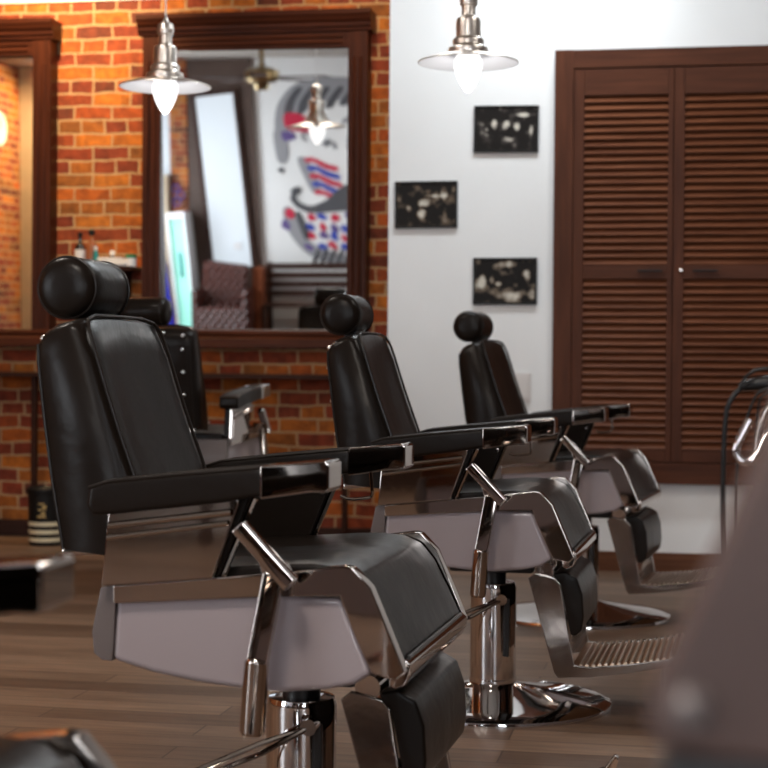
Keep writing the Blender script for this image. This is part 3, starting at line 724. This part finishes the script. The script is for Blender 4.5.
t = thing('pale_wardrobe', 'pale beige wardrobe under the lit white panel, in the mirror', 'wardrobe', (-5.84, YB+.12, 0))
MB().box(-.26, .26, -.11, .10, 0, 1.989, .005).build('body', 'beige', t)
MB().box(-.25, .25, .101, .112, .05, 1.95, .003).build('door', 'beige', t)
tag(MB().box(-5.575, -5.36, YB+.001, YB+.08, 0, ZC-.002).build('brick_pier', 'brick'), 'narrow brick pier at left inside the mirror reflection', 'pier')
sg = MB()
for cx, cz, r in ((-5.50, 1.82, .045), (-5.44, 1.74, .045), (-5.49, 1.66, .05)):
    sg.tube([(cx+r*math.cos(a*PI/8), YB+.13, cz+r*math.sin(a*PI/8)) for a in range(17)], .012, 8)
tag(sg.build('purple_sign', 'purple'), 'small purple curled sign above the glowing case in the mirror', 'sign')
# tufted leather armchair
t = thing('tufted_armchair', 'dark oxblood tufted leather armchair seen in the mirror', 'armchair', (-4.80, YB+.75, 0)); t.scale = (.82, .82, 1)
MB().box(-.36, .36, -.3, .3, .12, .42, .04, 3).build('seat', 'tuft', t)
bk = MB(); bk.box(-.36, .30, -.36, -.20, .30, .93, .05, 3, rot=Matrix.Rotation(R(6), 3, 'Y'))
b = bk.build('backrest', 'tuft', t)
for r in range(4):
    for c in range(6):
        x = -.27+c*.105+(.05 if r % 2 else 0)
        if x < .26: MB().lathe([(0, .012), (.012, .009), (.016, 0)], (x, -.20, .48+r*.12), 'y', 10).build('button', 'tuft', b)
MB().box(-.42, -.32, -.34, .3, .1, .62, .04, 3).build('arm', 'tuft', t)
MB().box(.32, .42, -.34, .3, .1, .62, .04, 3).build('arm', 'tuft', t)
for x in (-.34, .34):
    for y in (-.28, .25): MB().box(x-.03, x+.03, y-.03, y+.03, 0, .12, .005).build('leg', 'base_dark', t)
tag(MB().box(-4.50, -4.37, YB+.07, YB+.45, 0, .86, .006).build('wood_cabinet', wood('orange_brown_wood', (.16, .045, .02), (.30, .09, .04))), 'reddish brown wooden side cabinet between armchair and bench, in the mirror', 'cabinet')
# slatted bench
t = thing('slatted_bench', 'dark purple brown slatted wooden bench under the mural, in the mirror', 'bench', (-3.69, YB+.45, 0))
for i, z in enumerate((.50, .61, .72, .83)):
    MB().box(-.68, .9, -.22, -.19, z, z+.075, .006).build('slat', 'base_dark', t)
for i in range(4): MB().box(-.66, .88, -.14+i*.10, -.06+i*.10, .40, .43, .005).build('seat_slat', 'base_dark', t)
for x in (-.66, .84):
    MB().box(x, x+.05, -.26, -.22, 0, .92, .005).build('leg', 'base_dark', t)
    MB().box(x, x+.05, .20, .25, 0, .40, .005).build('leg', 'base_dark', t)
    MB().box(x, x+.05, -.22, .20, .36, .40, .005).build('side_rail', 'base_dark', t)

# ---- mural: a bearded face with a moustache and barber stripes
t = thing('wall_mural', 'painted mural of a moustached face with red and blue barber stripes, in the mirror', 'mural', (-3.55, YB+.002, 2.0))
def flat(pts, name, m, d=.004, z=0, it=2):
    """pts as seen in the mirror (left to right), already world-x; y offset layers"""
    MB().prism(roundpoly(pts, it) if it else pts, d*z, d*(z+1)).build(name, m, t)
rr = random.Random(3)
def dab(cx, cz, w, h, ang, m, nm, z):
    c, s_ = math.cos(ang), math.sin(ang)
    p = [(-.5, -.1), (-.3, .4), (.1, .5), (.5, .2), (.4, -.3), (0, -.5)]
    flat([(cx+(a*w+rr.uniform(-.02, .02))*c-b*h*s_, cz+(a*w)*s_+(b*h+rr.uniform(-.02, .02))*c) for a, b in p], nm, m, z=z)
flat([(-.74, .62), (-.70, .98), (-.50, 1.26), (-.1, 1.36), (.4, 1.32), (.9, 1.1), (.9, .85), (.5, .92), (.1, 1.02), (-.2, .98), (-.48, .74), (-.62, .40)], 'hair', 'midgrey', z=0)
for k in range(7):
    a = -.62+k*.17
    flat([(a, .78+.04*k), (a+.04, 1.02), (a+.18, 1.22), (a+.26, 1.20), (a+.15, 1.02), (a+.11, .82+.03*k)], 'hair_lock', 'grey', z=1)
flat([(-.62, .86), (-.40, .84), (-.20, .66), (-.30, .56), (-.60, .62)], 'red_band', 'red', z=2)
flat([(-.66, .60), (-.50, .58), (-.44, .48), (-.62, .44)], 'purple_band', 'purple', z=2)
flat([(-.76, .62), (-.62, .66), (-.54, .3), (-.58, .12), (-.70, .14)], 'sideburn', 'midgrey', z=1)
dab(-.64, .04, .10, .10, 0, 'grey', 'ear_dot', 1)
flat([(-.48, .22), (-.34, .24), (-.14, -.2), (-.26, -.34)], 'razor_edge', 'midgrey', z=0)
for k in range(5):
    z0 = .20-k*.115
    flat([(-.38+.03*k, z0), (-.28+.03*k, z0+.03), (-.08+.03*k, z0-.08), (.06+.02*k, z0-.12), (.06+.02*k, z0-.19), (-.12+.03*k, z0-.14), (-.26+.03*k, z0-.04), (-.33+.03*k, z0-.06)], 'pole_stripe', 'red' if k % 2 == 0 else 'bluep', z=1, it=1)
flat([(.25, .32), (.5, .22), (.58, -.1), (.35, .05)], 'cheek_stripe', 'purple', z=1)
flat([(-.50, -.26), (-.44, -.42), (-.28, -.48), (-.08, -.38), (.06, -.22), (.20, -.14), (.36, -.22), (.6, -.42), (.8, -.46), (.75, -.58), (.45, -.62), (.16, -.54), (-.06, -.56), (-.30, -.58), (-.46, -.50), (-.56, -.36)], 'moustache', 'grey', z=2)
flat([(-.56, -.26), (-.46, -.18), (-.38, -.24), (-.46, -.34)], 'moustache_curl', 'grey', z=3)
cols = ['red', 'bluep', 'red', 'purple', 'bluep']
for k in range(22):
    a = -.30+(k % 6)*.15+rr.uniform(-.03, .03); b = -.64-.14*(k//6)+rr.uniform(-.03, .03)
    dab(a, b, .10, .15, rr.uniform(.2, 1.2), cols[k % 5], 'beard_patch', 1)
flat([(-.66, -.50), (-.54, -.46), (-.42, -.78), (-.28, -1.02), (.1, -1.18), (.6, -1.22), (.5, -1.34), (-.05, -1.30), (-.36, -1.16), (-.58, -.85)], 'beard_outline', 'midgrey', z=0)
flat([(-.50, -.56), (-.42, -.54), (-.30, -.88), (-.36, -1.0)], 'beard_line', 'grey', z=1)
for k in range(9):
    a = -.22+k*.10
    flat([(a, -1.08), (a+.05, -1.10), (a-.02, -1.30), (a-.07, -1.28)], 'beard_stroke', 'grey', z=2, it=1)
dab(-.56, -.58, .14, .16, .5, 'red', 'pink_patch', 2)
dab(-.60, -.74, .12, .18, .5, 'purple', 'dark_patch', 2)
for k in range(10):
    dab(-.45+rr.uniform(-.1, .9), rr.uniform(.3, .75), .14, .07, rr.uniform(0, 3), 'midgrey', 'shade_stroke', 0)
t.scale = (1, 1, .86)

t = thing('wall_clock', 'round white clock on the side brick wall, cut off in the left mirror', 'clock', (XL, 2.72, 2.80))
MB().lathe([(0, .001), (.15, .001), (.15, .03), (.135, .035), (.13, .028), (0, .028)], n=40, axis='x').build('face', 'whitep', t)
MB().box(.029, .033, -.004, .004, 0, .10).build('hand', 'black', t)
t = thing('round_lamp', 'small round white ceiling lamp near the side brick wall, seen in left mirror', 'lamp', (-5.75, 2.62, ZC))
MB().lathe([(0, -.001), (.095, -.001), (.10, -.02), (.08, -.06), (0, -.07)], n=32).build('cover', 'lamp_panel', t)
# ceiling fan
t = thing('ceiling_fan', 'brass ceiling fan with thin blades reflected at the top of the mirror', 'fan', (-3.97, -1.0, 3.0)); t.scale = (1.45, 1.45, 1.14)
MB().lathe([(0, -.05), (.10, -.045), (.13, -.01), (.13, .06), (.09, .09), (.03, .10), (.02, .13), (.02, .349), (0, .349)], n=32).build('motor', 'brass', t)
MB().lathe([(0, -.12), (.05, -.11), (.06, -.06), (.03, -.05)], n=24).build('lower_cup', 'brass', t)
for k in range(5):
    a = 2*PI*k/5+.2
    MB().box(.12, .52, -.055, .055, -.002, .006, .002, rot=Matrix.Rotation(a, 3, 'Z'), pivot=(0, 0, 0)).build('blade', 'base_dark', t)

# unseen ceiling panels: one by the white wall, the rest added as fill light
def panel(x, y, sx, sy, w, col, label):
    t = thing('ceiling_light', label, 'ceiling light', (x, y, ZC), 0, 'ceiling light panels')
    MB().box(-sx/2, sx/2, -sy/2, sy/2, -.05, -.001, .004).build('housing', 'whitep', t)
    MB().box(-sx/2+.02, sx/2-.02, -sy/2+.02, sy/2-.02, -.056, -.05).build('diffuser', 'lamp_panel', t)
    ld = bpy.data.lights.new('panel_light', 'AREA'); ld.shape = 'RECTANGLE'; ld.size = sx; ld.size_y = sy; ld.energy = w; ld.color = col
    lo = bpy.data.objects.new('panel_light', ld); COL.objects.link(lo); lo.location = (x, y, ZC-.07)
panel(-.75, 6.85, 1.4, .25, 34, (.86, .95, 1), 'slim ceiling light panel close to the white wall')
panel(-2.6, 4.2, .6, .6, 26, (1, .88, .76), 'square ceiling light panel above the aisle')
panel(-.9, .9, .6, .6, 68, (1, .90, .80), 'square ceiling light panel above the camera side of the room')
panel(-1.6, -1.9, 1.0, .3, 40, (.95, .97, 1), 'slim ceiling light panel near the mural')
panel(1.1, 4.9, .6, .6, 22, (1, .93, .86), 'square ceiling light panel to the right of the chair row')
# picture-light spots washing the brick with warm light
def spot(x, y, tx, ty, tz, w, col, ang, label):
    t = thing('spot_lamp', label, 'spotlight', (x, y, ZC), 0, 'ceiling spotlights washing the walls')
    d = (Vector((tx, ty, tz))-Vector((x, y, ZC-.12)))
    q = d.to_track_quat('-Z', 'Y')
    m = MB().tube([(0, 0, -.001), (0, 0, -.07)], .012, 12); m.build('stem', 'whitep', t)
    h = MB().lathe([(0, .05), (.03, .048), (.035, .03), (.038, -.05), (.034, -.052), (.030, -.02), (0, -.018)], n=24).build('head', 'whitep', t)
    h.location = (0, 0, -.12); h.rotation_mode = 'QUATERNION'; h.rotation_quaternion = q
    ld = bpy.data.lights.new('spot_light', 'SPOT'); ld.energy = w; ld.color = col; ld.spot_size = R(ang); ld.spot_blend = .8; ld.shadow_soft_size = .04
    lo = bpy.data.objects.new('spot_light', ld); COL.objects.link(lo); lo.location = Vector((x, y, ZC-.12))+d.normalized()*.06; lo.rotation_mode = 'QUATERNION'; lo.rotation_quaternion = q
spot(-3.3, 7.75, -3.3, 8.6, 2.35, 170, (1, .70, .38), 105, 'white ceiling spotlight above the gap between the mirrors')
spot(-4.6, 7.75, -4.6, 8.6, 2.35, 85, (1, .70, .38), 105, 'white ceiling spotlight above the left mirror')
spot(-1.7, 7.75, -1.75, 8.6, 2.3, 34, (1, .72, .42), 90, 'white ceiling spotlight near the brick and white corner')
spot(-.60, 7.20, -.62, 7.81, 2.72, 26, (.92, .97, 1), 78, 'white ceiling spotlight aimed at the white wall beside the cabinet')
spot(-5.2, 2.6, -6.2, 2.7, 2.4, 230, (1, .70, .34), 110, 'white ceiling spotlight above the side brick wall')

# ------------------------------------------------------------------ right foreground
# brown leather chair very near the camera
t = thing('leather_stool', 'very blurred brown leather backrest filling the lower right corner', 'chair', (.115, .66, 0))
def WP(x, z): return (x-.115, z)
sh = [WP(-.020, .818), WP(-.012, .806), WP(.05, .803), WP(.30, .800), WP(.34, .82), WP(.30, .93), WP(.24, 1.00), WP(.10, 1.02), WP(.048, .985), WP(.022, .915), WP(.002, .865)]
bkr = MB().prism(roundpoly(sh, 2), -.025, .035, bev=.012, seg=3).build('backrest', 'brownleather', t, sharp=60)
MB().lathe([(0, -.008), (.005, -.007), (.008, -.003), (.009, 0)], (-.115-.002, -.026, .822), 'y', 16).build('stud', 'cap', bkr)  # pale dome standing in for the highlight on the cushion corner
MB().box(-.128, .20, -.022, .032, .762, .803, .008).build('lower_rail', 'dark', t)
MB().tube([(.05, .05, .82), (.05, .07, .55), (.05, .10, .47)], .014, 12).build('back_post', 'dark', t)
MB().lathe([(0, .44), (.17, .44), (.19, .46), (.19, .50), (.17, .52), (0, .525)], (.05, .15, 0), 'z', 40).build('seat', 'brownleather', t)
MB().tube([(.05, .15, .02), (.05, .15, .45)], .025, 20).build('stem', 'chrome', t)
MB().lathe([(0, 0), (.2, 0), (.2, .012), (.04, .03), (0, .03)], (.05, .15, 0), 'z', 40).build('foot', 'chrome', t)
# tool stand with hanging cords
KK = 1.45
def far(p): return (p[0]*KK, p[1]*KK, .95+(p[2]-.95)*KK)
TX, TY = .105*KK, 1.74*KK
t = thing('tool_stand', 'chrome and black tool stand at the right edge hung with dark cords', 'stand', (TX, TY, 0))
def loc(p): q = far(p); return (q[0]-TX, q[1]-TY, q[2])
MB().tube([(0, 0, .02), (0, 0, .96)], .012, 16).build('post', 'chrome', t)
MB().lathe([(0, 0), (.10, 0), (.10, .012), (.03, .03), (0, .03)], n=40).build('foot', 'chrome', t)
MB().tube(smoothpts([loc(p) for p in ((.110, 1.74, .931), (.075, 1.74, .931), (.055, 1.74, .930), (.040, 1.74, .926))], 1), [.011, .012, .012, .012, .010, .009, .007, .006], 12).build('arm', 'black', t)
MB().tube(smoothpts([loc(p) for p in ((.105, 1.735, .915), (.075, 1.735, .917), (.062, 1.735, .900), (.056, 1.735, .862))], 2), .0055, 12).build('chrome_clip', 'chrome', t)
MB().tube(smoothpts([loc(p) for p in ((.050, 1.71, .895), (.040, 1.71, .876), (.035, 1.71, .864), (.042, 1.71, .852), (.055, 1.71, .856), (.064, 1.72, .880), (.085, 1.73, .90), (.105, 1.74, .905))], 2), .0058, 12).build('hook', 'acry', t)
def cord(pts, r, label):
    tag(MB().tube(smoothpts([far(p) for p in pts], 3), r, 8).build('power_cord', 'black'), label, 'cord', 'dark cords on the tool stand')
cord([(.088, 1.752, .937), (.075, 1.745, .938), (.050, 1.735, .933), (.032, 1.733, .918), (.0245, 1.733, .895), (.0245, 1.733, .75), (.03, 1.733, .45), (.04, 1.733, .34), (.05, 1.73, .5)], .0038, 'leftmost and longest dark cord hanging from the tool stand')
cord([(.095, 1.724, .925), (.060, 1.725, .926), (.052, 1.725, .912), (.042, 1.725, .88), (.036, 1.725, .83), (.036, 1.725, .74), (.045, 1.727, .6), (.065, 1.73, .7)], .0020, 'thin dark cord hanging second from left behind the clear hook')
cord([(.095, 1.758, .925), (.062, 1.758, .922), (.058, 1.758, .90), (.055, 1.758, .85), (.055, 1.758, .72), (.062, 1.76, .62), (.08, 1.755, .75)], .0018, 'thin dark cord hanging closest to the stand post')
cord([(.09, 1.72, .945), (.062, 1.722, .946), (.050, 1.724, .942), (.040, 1.726, .930), (.040, 1.727, .922)], .0022, 'short dark cord loop on top of the tool stand arm')

# ------------------------------------------------------------------ world, camera
w = bpy.data.worlds.new('world'); SC.world = w; w.use_nodes = True
w.node_tree.nodes['Background'].inputs[0].default_value = (.7, .62, .55, 1); w.node_tree.nodes['Background'].inputs[1].default_value = .15

TH, PH, RO = R(10.5), R(.775), R(.45)
fw = Vector((-math.sin(TH)*math.cos(PH), math.cos(TH)*math.cos(PH), -math.sin(PH)))
rt0 = Vector((math.cos(TH), math.sin(TH), 0)); up0 = rt0.cross(fw)
up = up0*math.cos(RO)-rt0*math.sin(RO); rt = fw.cross(up)
cd = bpy.data.cameras.new('camera'); cam = bpy.data.objects.new('camera', cd); COL.objects.link(cam)
mt = Matrix((( rt.x, up.x, -fw.x), (rt.y, up.y, -fw.y), (rt.z, up.z, -fw.z))).to_4x4()
mt.translation = Vector((0, 0, .95)); cam.matrix_world = mt
cd.sensor_width = 36; cd.sensor_fit = 'HORIZONTAL'; cd.lens = 1700/768*36
cd.dof.use_dof = True; cd.dof.focus_distance = 3.7; cd.dof.aperture_fstop = 79.7/15; cd.clip_start = .05
SC.camera = cam
SC.view_settings.view_transform = 'Standard'; SC.view_settings.look = 'None'
SC.view_settings.exposure = 0; SC.view_settings.gamma = 1; SC.view_settings.use_curve_mapping = False
